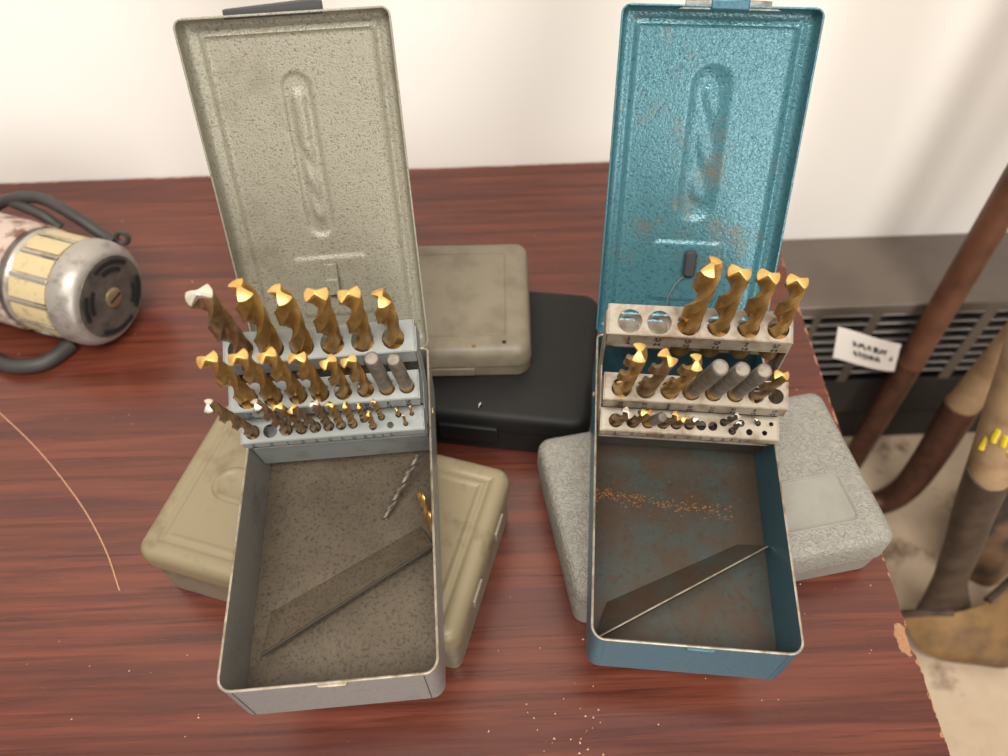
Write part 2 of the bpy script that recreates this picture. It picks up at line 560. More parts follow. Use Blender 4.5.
def relief(kind):
    def f(x, y):
        h = 0.0
        c = capsule(x - (-1.4 if kind == 'L' else 1.0), y, 78, 175, 8.5 if kind == 'L' else 12.5)
        if kind == 'L':
            h -= 1.7 * sstep(-0.4, 1.8, c)
            if 84 < y < 168:
                tw = 0.5 + 0.5 * math.sin((y + 1.9 * x) * 2 * math.pi / 21)
                h += 2.0 * math.exp(-((x + 1.4) / 3.6) ** 4) * sstep(84, 92, y) * sstep(168, 160, y) * (0.35 + 0.65 * (tw if y < 138 else 1.0))
        else:
            cc = min(max(c / 12.5, 0), 1)
            h -= 3.0 * (1 - (1 - cc) ** 2)
            if 88 < y < 166:
                tw = 0.5 + 0.5 * math.sin((y + 1.2 * x) * 2 * math.pi / 30)
                h += 1.3 * math.exp(-((x - 1.0) / 5.0) ** 2) * sstep(88, 96, y) * sstep(166, 158, y) * tw
        qx, qy = abs(x) - 19.5, abs(y - 44) - 17
        d = 4 - (math.hypot(max(qx, 0), max(qy, 0)) + min(max(qx, qy), 0))
        h += 1.2 * sstep(-0.3, 1.6, d)
        return h
    return f


def make_index(b, loc, yaw, lid_angle, label, mats):
    lidm, outm, floorm, rackm = mats
    t_ = thing('drill_index', loc, label, 'drill index', yaw)
    # tray: rounded front corners, squarer back corners, a wall of sheet metal
    mb = MB()
    rr = lambda i, z: rrect(BW - 2 * i, BL - 2 * i, (7.8 - i, 7.8 - i, 4 - i * .6, 4 - i * .6), z, 6, 0, BL / 2)
    mb.loft([rr(1.2, 0), rr(0, 1.2), rr(0, BD - .6)], True, False)
    mb.loft([rr(1.0, BD - .6), rr(1.0, .8)], False, True)
    tray = mb.build('tray', outm, t_)
    mb = MB()
    mb.loft([rr(0, BD - .6), rr(-.15, BD - .1), rr(.4, BD + .25), rr(1.1, BD - .1), rr(1.0, BD - .6)], False, False)
    tag(mb.build('tray_rim', 'bare_edge', t_), 'worn bare metal rim')
    tf = MB().loft([rr(1.1, .85), rr(1.1, 1.3)], True, True).build('tray_floor', floorm, t_)
    # seams and the little catch on the front wall
    for s in (-1, 1):
        MB().box(s * (BW / 2 - 7.9) - .2, s * (BW / 2 - 7.9) + .2, -.18, .1, 1.5, BD - 1).build('corner_seam', 'dark_gap' if b == 'L' else outm, tray)
    MB().prism([(-7, -1.6), (7, -1.6), (8, 0.2), (-8, 0.2)], BD - 3.2, BD - .7, Matrix.Translation((2, 0, 0))).build('latch_catch', 'bare_edge' if b == 'L' else outm, t_, bevel=.4)
    # diagonal flap standing up from the floor
    mb = MB()
    A, B_, C_, D_ = ([(-45, 57), (44, 104), (-46, 28.7), (52.5, 85.5)] if b == 'L' else [(-44, 38), (38, 82), (-50, 12.9), (54, 77.5)])
    za = 1.4
    zb = 11.5
    lip = 2.2
    for P, Q, zp, zq, sp in (((A, B_), (C_, D_), za, zb, 0.9),):
        p0, p1, q0, q1 = Vector((*P[0], zp)), Vector((*P[1], zp)), Vector((*Q[0], zq)), Vector((*Q[1], zq))
        nrm = (p1 - p0).cross(q0 - p0).normalized()
        if nrm.z < 0:
            nrm = -nrm
        mb.add([p0, p1, q1, q0] + [p - nrm * sp for p in (p0, p1, q1, q0)],
               [(3, 2, 1, 0), (4, 5, 6, 7), (0, 1, 5, 4), (1, 2, 6, 5), (2, 3, 7, 6), (3, 0, 4, 7)])
        dn = Vector((0, 0, -lip))
        off = Vector((.35, -.6, 0))
        mb.add([q0, q1, q1 + dn + off, q0 + dn + off, q0 - nrm * .9 - off, q1 - nrm * .9 - off, q1 + dn, q0 + dn],
               [(0, 1, 2, 3), (4, 7, 6, 5), (3, 2, 6, 7)])
    flap = mb.build('divider_flap', floorm, t_)
    MB().tube([Vector((*C_, zb - .3)), Vector((*D_, zb - .3))], .55 if b == 'T' else .8, 6).build('flap_edge', 'bare_edge' if b == 'T' else 'flap_shade', flap)  # on the grey index this dark tube stands in for shade under the flap
    # rack housing panel inside the tray and the pivot arms
    hp = {'L': (145.5, 41.5, 151, 15), 'T': (137, 42, 141, 18)}[b]
    mb = MB()
    mb.add([(-54, hp[0], hp[1]), (54, hp[0], hp[1]), (54, hp[2], hp[3]), (-54, hp[2], hp[3]),
            (-54, hp[0] + 1, hp[1]), (54, hp[0] + 1, hp[1]), (54, hp[2] + 1, hp[3]), (-54, hp[2] + 1, hp[3])],
           [(0, 3, 2, 1), (4, 5, 6, 7), (0, 1, 5, 4), (1, 2, 6, 5), (2, 3, 7, 6), (3, 0, 4, 7)])
    mb.box(-54, 54, hp[0], hp[0] + 6, hp[1] - .2, hp[1] + .8)
    mb.build('rack_housing', rackm if b == 'L' else floorm, t_)
    for s in (-1, 1):
        u, l_ = RACK[b]['u'], RACK[b]['l']
        pl = [(u[0] + 1, u[1] - 2), (u[0] + 14, u[1] + 4.5), (u[0] + 22, 60), (u[0] + 18, 22), (u[0] + 4, 20), (l_[0] + 16, 40), (l_[0] + 13, l_[1] + 2), (u[0] + 5, 70)]
        xx = s * 54.1
        MB().prism(pl, -.4, .4, Matrix(((0, 0, 1, xx), (1, 0, 0, 0), (0, 1, 0, 0), (0, 0, 0, 1)))).build('side_arm', rackm, t_)
        MB().lathe([(1.0, 0), (2.2, .2), (2.0, .9), (1.0, 1.3)], 12, Matrix.Translation((s * 56, 170, 32)) @ Matrix.Rotation(s * R(90), 4, 'Y')).build('rivet', 'brass', t_)
    # three racks with real holes
    for k, part in (('u', 'upper_rack'), ('m', 'middle_rack'), ('l', 'lower_rack')):
        y0, z0, tl, d, fl = RACK[b][k]
        MM = rack_matrix(b, k)
        mb = MB()
        holes = [(HX[b][k][i], HY[k][i], DIA[k][i] / 2 + .5) for i in range(len(DIA[k]))]
        holed_plate(mb, RW, d, holes, 1.0, MM)
        FL = Matrix.Translation((0, y0, z0)) @ Matrix.Rotation(R(9), 4, 'X')
        mb.box(-RW, RW, -.9, .1, -fl, 0, FL)                # front flange, hanging nearly plumb
        mb.box(-RW, RW, d - .05, d + .8, -4, 0, MM)          # back flange
        for s in (-1, 1):
            mb.box(s * RW - .45, s * RW + .45, -.9, d + .8, -SHELF[k], 0, MM)
        rk = mb.build(part, rackm, t_, angle=25)
        mb = MB().box(-RW, RW, -.5, d, -SHELF[k] - .9, -SHELF[k], MM)
        mb.box(-RW, RW, -.9, 0, -SHELF[k] - .9, -SHELF[k] + 1.6, MM)
        if k == 'u':
            holed_plate(mb, RW - .6, d - 1, holes, .9, MM @ Matrix.Translation((0, 0, -17)))
        mb.build('rack_shelf', rackm, rk)
        items = []
        sz = {'u': 4.4, 'm': 3.3, 'l': 2.3}[k]
        for i, s_ in enumerate(FR[k]):
            if k == 'l' and i > 11:
                continue
            a, c_ = s_.split('/')
            hx = HX[b][k][i]
            items += [(a, hx, -.44 * fl, sz), (c_, hx, -.93 * fl, sz), ('-', hx, -.62 * fl, sz * 1.4)]
        FM = FL @ Matrix.Translation((0, -1.0, 0)) @ Matrix.Rotation(R(90), 4, 'X')
        text_mesh(items, 'ink', 'size_stamps', rk, FM)
    # lid: hinge line at the back of the rim, leaning back
    ey = Vector((0, math.cos(R(lid_angle)), math.sin(R(lid_angle))))
    nn = Vector((0, -math.sin(R(lid_angle)), math.cos(R(lid_angle))))
    org = Vector((0, BL, BD)) - nn * 10.0
    LM = Matrix(((1, 0, 0, org.x), (0, ey.y, nn.y, org.y), (0, ey.z, nn.z, org.z), (0, 0, 0, 1)))
    mb = MB()
    lid_mesh(mb, LM, relief(b))
    lid = mb.build('lid', lidm, t_, angle=60)
    so = lid.modifiers.new('sheet', 'SOLIDIFY')
    so.thickness = 0.9 * S
    so.offset = -1
    # hinge barrel
    MB().tube([(-50, BL + 1.5, BD - 1.0), (50, BL + 1.5, BD - 1.0)], 1.8, 10).build('hinge', outm, t_)
    # latch on the lid's free end
    if b == 'L':
        MB().prism([(-31, 204), (21, 204), (21, 210.2), (18.5, 211.4), (-31, 208.8)], 0.5, 6.0, LM).build('latch', 'latch_dark', lid, bevel=.6)
        MB().prism([(-4, 40), (4, 40), (4, 61), (-4, 61)], 1.6, 3.0, LM).build('stop_tab', lidm, lid, bevel=.5)
        MB().prism([(-4, 40), (4, 40), (4, 51), (-4, 51)], 2.6, 4.6, LM).build('stop_tab_fold', lidm, lid, bevel=.6)
    else:
        MB().tube([(-21, 207, 8), (-6, 207.5, 8)], 2.0, 10, LM).build('latch_pin', 'chrome', lid)
        MB().tube([(14, 207.5, 8), (27, 207, 8)], 2.0, 10, LM).build('latch_pin', 'chrome', lid)
        MB().prism([(-7, 203.8), (15, 203.8), (15, 210), (-7, 210)], 5.0, 10.6, LM).build('latch', outm, lid, bevel=1.2)
        MB().prism([(-25, 204), (33, 204), (30, 205.4), (-22, 205.4)], 5.4, 9, LM).build('latch_plate', 'chrome', lid, bevel=.3)
        mb = MB()
        rbox(mb, 8, 18, 3, [(0, 1.4), (0, 3.6), (1.2, 5.2)], LM @ Matrix.Translation((2, 51, 0)))
        mb.build('stop_tab', 'latch_dark', lid)
        MB().tube([LM @ Vector(p) for p in [(-1, 42, 3), (-6, 36, 2.4), (-9.5, 26, 2.2), (-10, 14, 2.2)]], .35, 6).build('wire', 'bare_edge', lid)
    return t_


LOC = {'L': ((-93.85, 110.11, 62.2), 3.24), 'T': ((97.04, 125.52, 48.6), -6.55)}
make_index('L', *LOC['L'], 68.1, 'open grey and olive drill index full of gold drill bits, left of the pair', ('olive', 'grey_paint', 'floor_l', 'steel_l'))
make_index('T', *LOC['T'], 63.55, 'open teal blue drill index with worn lid and half empty racks', ('teal', 'teal_out', 'floor_t', 'steel_t'))


# ------------------------------------------------------------------ twist drills
HALF = [(0, .985), (4, .97), (16, .965), (28, .965), (40, .965), (52, .97), (60, .975), (64, 1.0), (72, 1.0), (76, .98), (77, .8), (78.5, .6), (81, .42), (88, .28),
        (102, .2), (116, .19), (130, .2), (142, .23), (152, .30), (161, .42), (168, .58), (174, .80)]


def flute_ring(rad, z, ang, tip=0.0):
    """cross-section of a right-hand two fluted bit: land, radial lip, concave bay"""
    pts = []
    for half in (0, 180):
        for a, r in HALF:
            q = R(a + half) + ang
            rr = r * rad
            pts.append((rr * math.cos(q), rr * math.sin(q), z - tip * rr))
    return pts


def drill(name, parent_loc, axis, dia, up, sink, label, group, body, tipm, phase, tip_up=True, broken=False):
    """bit with z along its axis, the rack hole at z 0"""
    o = bpy.data.objects.new(name, None)
    o.empty_display_size = 0.01
    col.objects.link(o)
    o.location = parent_loc
    o.rotation_euler = Vector(axis).to_track_quat('Z', 'Y').to_euler()
    tag(o, label, 'drill bit', group)
    rad = dia / 2
    pitch = 5.6 * dia
    if tip_up:
        z0 = -4.0 if up > 26 else -sink + 4
        steps = max(12, int((up - z0) / pitch * 30))
        rings = [flute_ring(rad, z0 + (up - .62 * rad - z0) * k / steps, phase + 2 * math.pi * (z0 + (up - .62 * rad - z0) * k / steps) / pitch) for k in range(steps + 1)]
        mb = MB().loft(rings, True, False)
        za = up - .62 * rad
        mb.build('flutes', body, o, angle=42)
        a = phase + 2 * math.pi * za / pitch
        tp = MB()
        r0 = flute_ring(rad, za, a)
        r1 = flute_ring(rad, up, a, tip=.5)
        n = len(r0)
        tp.loft([r0, r1], False, False)
        vs = r1 + [(0, 0, up)]
        tp.add(vs, [(i, (i + 1) % n, n) for i in range(n)])
        tp.build('cutting_tip', tipm, o, angle=30)
        if dia > 5:
            MB().lathe([(rad * .85, -sink), (rad * .97, -sink + .8), (rad * .97, z0 - .1)], 20).build('shank', body, o)
    else:
        MB().lathe([(rad * .97, -3), (rad * .97, up - 1), (rad * .82, up), (rad * .78, up), (rad * .72, up - .35), (rad * .3, up - .3)], 24).build('shank', 'shank', o)
        steps = 14
        z1, z0 = -3.0, -sink
        rings = [flute_ring(rad, z0 + (z1 - z0) * k / steps, phase + 2 * math.pi * (z0 + (z1 - z0) * k / steps) / pitch) for k in range(steps + 1)]
        MB().loft(rings, True, True).build('flutes', body, o, angle=42)
        # gold flute run-out where the shank enters the rack
        MB().lathe([(rad * .985, -3), (rad * .985, 6), (rad * .96, 8)], 24).build('run_out', body, o)
    return o


ORD = ['first', 'second', 'third', 'fourth', 'fifth', 'sixth', 'seventh', 'eighth', 'ninth', 'tenth', 'eleventh', 'twelfth', 'thirteenth', 'fourteenth', 'fifteenth']
ROWN = {'u': 'top', 'm': 'middle', 'l': 'bottom'}
BOXN = {'L': 'grey olive index', 'T': 'teal index'}
# hole, length above the rack, sideways lean at the end
BITS = {
    ('L', 'u', 14): [(1, 68.4, 0.0), (2, 69.9, 3.6), (3, 62.5, 3.3), (4, 59.7, 3.6), (5, 57.2, 2.3), (6, 50.7, 0.1)],
    ('L', 'm', 18): [(1, 68.2, 0.4), (2, 68.4, 1.0), (3, 67.4, 0.5), (4, 60.8, 1.0), (5, 51.7, 1.7), (6, 50.8, -0.9), (7, 49.6, -1.3), (8, 45.5, -1.9)],
    ('L', 'l', 22): [(1, 74.9, 0.1), (3, 69.0, 2.2), (4, 61.1, 1.5), (5, 54.0, -0.6), (6, 61.1, 4.5), (7, 56.0, 4.4), (8, 53.3, 4.7), (9, 36.4, 2.7), (10, 37.4, 2.9), (11, 42.9, 1.5), (13, 16.2, 0.5), (14, 25.0, 1.2), (15, 20.9, 1.1)],
    ('T', 'u', 14): [(3, 69.2, -0.2), (4, 64.7, -2.4), (5, 62.1, -4.3), (6, 58.4, -5.9)],
    ('T', 'm', 22): [(1, 77.5, 1.8), (2, 71.5, 2.7), (3, 65.4, 4.0), (4, 57.1, 4.9), (5, 55.0, 3.8), (6, 54.7, 2.4), (7, 49.7, 1.0)],
    ('T', 'l', 22): [(1, 26.6, 5.4), (2, 29.6, 5.3), (3, 18.3, 6.4), (4, 26.4, 4.8), (5, 19.4, 2.6), (6, 19.4, 1.5), (9, 23.2, 3.4), (10, 28.0, -2.4), (13, 12.4, -4.3)],
}
SHANKUP = {('L', 'm', 7), ('L', 'm', 8), ('T', 'm', 4), ('T', 'm', 5), ('T', 'm', 6), ('T', 'l', 3)}
SILVER = {('L', 'u', 1), ('L', 'l', 1), ('L', 'l', 3), ('L', 'l', 6), ('T', 'l', 1), ('T', 'l', 6), ('T', 'l', 9)}
DULL = {('L', 'u', 1), ('L', 'l', 1), ('L', 'l', 3), ('L', 'l', 4), ('L', 'l', 5), ('L', 'l', 6), ('T', 'm', 2), ('T', 'm', 7), ('T', 'l', 1), ('T', 'l', 2), ('T', 'l', 4), ('T', 'l', 5), ('T', 'l', 6)}
STEEL = {('T', 'l', 9), ('T', 'l', 10), ('T', 'l', 13)}
PH = {('L', 'u', 1): 2.6, ('L', 'u', 2): 1.0, ('L', 'u', 3): 1.1, ('L', 'u', 4): 2.0, ('L', 'u', 5): 2.3, ('L', 'u', 6): 1.1,
      ('L', 'm', 1): 2.5, ('L', 'm', 2): 2.5, ('L', 'm', 3): 2.6, ('L', 'm', 4): 2.1, ('L', 'm', 5): 2.7, ('L', 'm', 6): 2.6,
      ('T', 'u', 3): 0.2, ('T', 'u', 4): 2.1, ('T', 'u', 5): 2.2, ('T', 'u', 6): 2.3,
      ('T', 'm', 1): .5, ('T', 'm', 2): 1.3, ('T', 'm', 3): .5, ('T', 'm', 7): 2.0}
for (b, k, dl), rows in BITS.items():
    loc, yaw = LOC[b]
    Wm = Matrix.Translation(W(*loc)) @ Matrix.Rotation(R(yaw), 4, 'Z')
    MM = rack_matrix(b, k)
    nvec = Vector((0, -math.sin(R(dl)), math.cos(R(dl))))
    nh = len(DIA[k])
    for i, up, lean in rows:
        base = MM @ Vector((HX[b][k][i - 1], HY[k][i - 1], -.5))
        v = nvec * up + Vector((lean, 0, 0))
        L_ = v.length
        ax = Wm.to_3x3() @ v
        key = (b, k, i)
        dia = DIA[k][i - 1]
        tipup = key not in SHANKUP
        body = 'dark_steel' if key in STEEL else 'bronze' if key in DULL else 'gold'
        tipm = 'silver_tip' if key in SILVER or key in STEEL else 'gold_tip'
        what = ('upturned grey shank in the' if not tipup else
                'steel drill stub in the' if body == 'dark_steel' else
                'bronze drill bit in the' if body == 'bronze' else 'gold drill bit in the')
        label = '%s %s hole from left, %s rack of %s' % (what, ORD[i - 1], ROWN[k], BOXN[b])
        # the phase is given at the tip; the helix turns with height
        ph = PH.get(key, random.random() * 3.14) - 2 * math.pi * (L_ - .45 * dia) / (5.6 * dia)
        drill('drill_bit', Wm @ (base * S), ax, dia - .25, L_, SHELF[k] * .93, label, 'drill bits in the %s rack of the %s' % (ROWN[k], BOXN[b]), body, tipm, ph, tipup)

# two loose bits lying in the grey tray
loc, yaw = LOC['L']
Wm = Matrix.Translation(W(*loc)) @ Matrix.Rotation(R(yaw), 4, 'Z')
p, q = Vector((21, 109.4, 3.4)), Vector((44.6, 143, 21))
d_ = Wm.to_3x3() @ (p - q)
drill('drill_bit', Wm @ ((q + (p - q) * .06) * S), d_, 4.4, (p - q).length * .94, .5, 'loose thin grey drill bit leaning in the grey tray', None, 'dark_steel', 'dark_steel', .4)
p, q = Vector((45.6, 116.8, 24)), Vector((51.2, 101.5, 3.2))
d_ = Wm.to_3x3() @ (p - q)
drill('drill_bit', Wm @ (q * S), d_, 4.4, (p - q).length, .5, 'loose short gold drill bit leaning on the grey tray wall', None, 'gold', 'gold', .4)

# ------------------------------------------------------------------ closed boxes lying on the table
g = thing('closed_drill_index', (-116.6, 231.7, 0), 'closed khaki metal box with beaded lid lying under the grey index', 'box', -17.77)
GW, GL, GH = 214.0, 121.0, 62.0
mb = MB()
rbox(mb, GW - 5, GL - 5, 6, [(1.5, 0), (0, 1.5), (0, 46)])
mb.build('body', 'khaki_side', g)
mb = MB()
rbox(mb, GW, GL, 10, [(.9, 44.6), (0, 44.6), (0, 54), (.6, 57.5), (2.2, 60.2), (4.6, 61.6), (7.6, 62.0), (10.4, 62.0), (11.6, 61.2), (13.2, 60.6), (14.6, 61.2), (15.8, 61.9), (17.2, 61.9), (18.6, 61.0), (19.6, 60.8)])
gl = mb.build('lid', 'khaki', g, angle=60)
mb = MB()
rings = []
for sc_, z in ((1.1, 60.7), (1.0, 62.0), (.88, 62.3), (.74, 61.7), (.6, 60.9)):
    rings.append([(-69 + 12 * sc_ * math.cos(R(a)), 12 * sc_ * math.sin(R(a)), z) for a in range(90, 271, 15)] +
                 [(4 + 12 * sc_ * math.cos(R(a)), 12 * sc_ * math.sin(R(a)), z) for a in range(-90, 91, 15)])
mb.loft(rings, False, True)
mb.build('slot_emboss', 'khaki', gl, angle=60)
for yy in (-22, 24):
    MB().box(GW / 2 - .4, GW / 2 + 1.8, yy - 8, yy + 8, 42, 52).build('hinge_tab', 'khaki_side', g, bevel=.7)

c_ = thing('plastic_case', (135, 246, 0), 'closed pebble grained grey plastic case lying under the teal index', 'case', 9.2)
CW, CL = 213.0, 122.0
mb = MB()
rbox(mb, CW - 4, CL - 4, 9, [(3, 0), (0, 2), (-1, 21), (-1.4, 23)])
mb.build('base', 'grey_smooth', c_)
mb = MB()
rbox(mb, CW, CL, 10, [(1.6, 23.2), (0, 24.2), (.6, 42), (2, 45.6), (4.6, 47.8), (8, 48.4)])
cl = mb.build('lid', 'grey_case', c_, angle=50)
mb = MB()
rbox(mb, 58, 34, 4, [(0, 48.0), (.1, 48.75), (.6, 48.9), (1.0, 48.5)], Matrix.Translation((57, -25, 0)))
tag(mb.build('label_panel', 'grey_smooth', cl), 'smooth blank label panel')
mb = MB()
bead(mb, 59.5, 35.5, 4.5, .8, 48.3, None, 57, -25)
mb.build('panel_border', 'grey_smooth', cl)

k_ = thing('black_case', (-17.3, 375, 0), 'black plastic case lying between the two drill indexes', 'case', -9)
mb = MB()
rbox(mb, 176, 128, 13, [(3, 0), (0, 2.5), (-.2, 27)])
mb.build('base', 'black_case', k_)
mb = MB()
rbox(mb, 178, 130, 14, [(1.2, 27.6), (0, 28.6), (.6, 40), (2, 43), (4.4, 44.6), (7, 45)])
kl = mb.build('lid', 'black_case', k_, angle=50)
MB().box(-22, 22, -68, -64, 15, 34).build('latch', 'black_case', k_, bevel=1.2)
MB().add([(x - 24, y - 9, z) for x, y, z in [(31, -48, 45.02), (33, -47, 45.02), (32.4, -43, 45.02), (31.6, -44, 45.9), (30.8, -45, 45.02)]], [(0, 1, 2, 3), (0, 3, 4), (2, 4, 3), (0, 4, 2, 1)]).build('chip_mark', 'speck', kl)

n_ = thing('plastic_box', (-48, 403, 45), 'small tan plastic box lying on top of the black case', 'box', -1.2)
mb = MB()
rbox(mb, 138, 113, 10, [(2, 0), (0, 2), (-.3, 12)])
mb.build('base', 'tan_case', n_)
mb = MB()
rbox(mb, 140, 115, 11, [(1, 12.5), (0, 13.4), (.8, 24), (2.6, 27.6), (5.6, 29.6), (9, 30)])
nl = mb.build('lid', 'tan_case', n_, angle=50)
mb = MB()
bead(mb, 92, 84, 2, .7, 29.9, None, 5, 1)
mb.build('raised_border', 'tan_case', nl)
MB().lathe([(1.7, 29.9), (1.7, 30.12)], 16, Matrix.Translation((50, -48, 0))).build('pin_hole', 'dark_gap', nl)
MB().lathe([(1.5, 29.9), (1.3, 30.4)], 12, Matrix.Translation((28, -51, 0))).build('rust_pip', 'rust', nl)
MB().box(-20, 28, -58.6, -56, 4, 12).build('clasp', 'tan_case', n_, bevel=.6)

# ------------------------------------------------------------------ power tool motor on the left
ang = math.degrees(math.atan2(440.2 - 468.9, -318.4 + 396.1))
m_ = thing('router_motor', (-318.4, 440.2, 0), 'old electric tool motor with yellow labels and vented grey cap on its side', 'motor', ang)
AX = Matrix.Translation((0, 0, 45)) @ Matrix.Rotation(R(90), 4, 'Y')       # lathe z -> local +x
MB().lathe([(20, -150), (43, -146), (45, -140), (45, -74), (43, -72)], 40, AX).build('front_housing', 'motor_paint', m_)
MB().lathe([(42, -73), (42, -66)], 40, AX).build('joint_ring', 'motor_face', m_)
MB().lathe([(43, -66), (43.4, -64), (41.6, -61), (41.6, -20), (40, -18)], 40, AX).build('barrel', 'motor_al', m_)
cap = MB().lathe([(41, -24), (44, -23), (44.2, -15), (43, -9), (40, -4), (37.5, -2.2), (36, -1.6), (34, -1.2), (14, 0), (13, -.4), (2, -.4)], 48, AX).build('end_cap', 'motor_cap', m_)
MB().lathe([(34.6, -1.5), (34.4, -.8), (14, .3), (12, .3)], 40, AX).build('cap_face', 'motor_face', cap)
for rr_, a0, a1 in ((29.5, 28, 82), (23, 34, 76), (30, 120, 186), (23.5, 128, 176), (29.5, 225, 268), (23.5, 215, 262), (30, 305, 358), (30, 0, 12)):
    mb = MB()
    rings = []
    for q in range(13):
        a = R(a0 + (a1 - a0) * q / 12)
        zf = .05 + (34 - rr_) * .055 - .6
        rings.append([(r * math.cos(a), r * math.sin(a), z) for r, z in ((rr_ - 1.7, zf), (rr_ + 1.7, zf), (rr_ + 1.7, zf + 1.3), (rr_ - 1.7, zf + 1.3))])
    mb.loft(rings, True, True, AX)
    mb.build('vent_slot', 'dark_gap', cap)
sc = MB().lathe([(8.5, 0), (8.3, 1.6), (7.0, 2.4), (1, 2.6)], 24, AX).build('screw_head', 'brass', cap)
MB().box(-.9, .9, -6.5, 6.5, 2.3, 2.85, AX).build('screw_slot', 'dark_gap', sc)
for i in range(10):                                                      # plates between ribs round the barrel
    a = -224 + i * 28
    mb = MB()
    rings = []
    for q in range(5):
        aa = R(a + 5 * q)
        rings.append([(r * math.cos(aa), r * math.sin(aa), z) for r, z in ((41.3, -60), (42.9, -60), (42.9, -26), (41.3, -26))])
    mb.loft(rings, True, True, AX)
    mb.build('label_plate', 'yellow_plate', m_)
    mb = MB()
    aa = R(a + 24)
    mb.box(40.5, 43.6, -1.4, 1.4, -61, -25, AX @ Matrix.Rotation(aa, 4, 'Z'))
    mb.build('rib', 'motor_al', m_, bevel=.5)
BR = AX @ Matrix.Rotation(R(-58), 4, 'Z') @ Matrix.Translation((41.4, 0, -49)) @ Matrix.Rotation(R(90), 4, 'Y')
MB().lathe([(10.5, 0), (10.5, 2.2), (9, 2.8), (8.4, 2.0), (2, 2.0)], 24, BR).build('brush_cap', 'motor_face', m_)
MB().box(-6, 6, -5, 5, 0, 2.0, AX @ Matrix.Rotation(R(-56), 4, 'Z') @ Matrix.Translation((42, 0, -29)) @ Matrix.Rotation(R(90), 4, 'Y')).build('nameplate', 'dark_gap', m_, bevel=.4)
MB().box(-70, -38, -16, 16, 0, 6).build('rest_foot', 'rubber', m_, bevel=1)


def smooth(pts, n=8):
    P = [Vector(p) for p in pts]
    P = [P[0] * 2 - P[1]] + P + [P[-1] * 2 - P[-2]]
    out = []
    for i in range(1, len(P) - 2):
        for k in range(n):
            t_ = k / n
            out.append(.5 * (2 * P[i] + (P[i + 1] - P[i - 1]) * t_ + (2 * P[i - 1] - 5 * P[i] + 4 * P[i + 1] - P[i + 2]) * t_ ** 2 + (-P[i - 1] + 3 * P[i] - 3 * P[i + 1] + P[i + 2]) * t_ ** 3))
    out.append(P[-2])
    return out


cd = thing('power_cord', (-390, 520, 0), 'thick grey rubber cord looping over the tool motor', 'cord')
o_ = Vector((-390, 520, 0))
pth = smooth([Vector(p) - o_ for p in [(-520, 560, 5), (-470, 552, 40), (-432, 546, 62), (-400, 541, 66), (-370, 526, 58), (-347, 514, 46), (-337, 508, 42)]])
MB().tube(pth, 5.2, 12).build('cable', 'rubber', cd)
pth = smooth([Vector(p) - o_ for p in [(-432, 546, 60), (-410, 534, 60), (-395, 527, 56), (-386, 523, 48)]])
MB().tube(pth, 4.8, 12).build('cable_branch', 'rubber', cd)
mb = MB()
cpos = Vector((-327, 507, 48)) - o_
mb.tube([cpos + Vector((5 * math.cos(R(a)), 1.5 * math.sin(R(a)), 5 * math.sin(R(a)))) for a in range(0, 361, 20)], 2.2, 8)
mb.build('cord_eye', 'rubber', cd)
o2 = thing('cord_loop', (-410, 400, 0), 'black cord lying on the table under the tool motor', 'cord')
pth = smooth([Vector(p) - Vector((-410, 400, 0)) for p in [(-520, 455, 7), (-450, 424, 7), (-415, 404, 7), (-390, 402, 7), (-376, 410, 6.6), (-366, 424, 6.6)]])
MB().tube(pth, 6.5, 12).build('cable', 'rubber', o2)

# ------------------------------------------------------------------ low heater along the wall
HX0, HX1, HY0, HZ1 = 286.0, 1050.0, 546.0, -120.0
ht = thing('baseboard_heater', ((HX0 + HX1) / 2, (HY0 + WALL_Y) / 2, FLOOR), 'low dark brown metal heater with louvred front against the wall', 'heater')
ox, oy = (HX0 + HX1) / 2, (HY0 + WALL_Y) / 2
bx = lambda x0, x1, y0, y1, z0, z1: MB().box(x0 - ox, x1 - ox, y0 - oy, y1 - oy, z0 - FLOOR, z1 - FLOOR)
bx(HX0, HX1, HY0 - 2, WALL_Y - .5, HZ1 - 6, HZ1).build('top_panel', 'heater', ht, bevel=1.5)
bx(HX0, HX1, HY0 - 1, HY0 + 2, HZ1 - 16, HZ1 - 6).build('front_rail', 'heater', ht, bevel=1)
bx(HX0 + 2, HX1 - 2, HY0 + 22, WALL_Y - 1, FLOOR + 12, HZ1 - 6).build('inner_body', 'heater_dark', ht)
bx(HX0, HX1, HY0, HY0 + 4, -330, -262).build('lower_panel', 'heater_dark', ht, bevel=1)
bx(HX0 + 4, HX1 - 4, HY0 + 8, HY0 + 14, FLOOR, -330).build('kick_panel', 'heater_dark', ht)
cuts = [(286, 342), (350, 404.5), (416, 528), (542, 654), (666, 778), (790, 902), (914, 1040)]
last = HX0
for i, (a, b_) in enumerate(cuts):
    if a > last:
        bx(last, a, HY0, HY0 + 3, -262, HZ1 - 16).build('front_post', 'heater', ht, bevel=.8)
    last = b_
bx(last, HX1, HY0, HY0 + 3, -262, HZ1 - 16).build('front_post', 'heater', ht, bevel=.8)
for a, b_ in cuts:
    me = None
    for k in range(8):
        z = -143 - 15 * k
        if me is None:
            mb = MB().box(-(b_ - a) / 2, (b_ - a) / 2, -6.5, 6.5, -.9, .9, Matrix.Rotation(R(-38), 4, 'X'))
            o = mb.build('louvre_slat', 'heater_slat', ht)
            me = o.data
        else:
            o = bpy.data.objects.new('louvre_slat', me)
            col.objects.link(o)
            o.parent = ht
        o.location = ((((a + b_) / 2 - ox) * S), (HY0 + 6 - oy) * S, (z - FLOOR) * S)


# ------------------------------------------------------------------ long handled tools leaning on the wall
def sub(pts, o):
    return [Vector(p) - Vector(o) for p in pts]


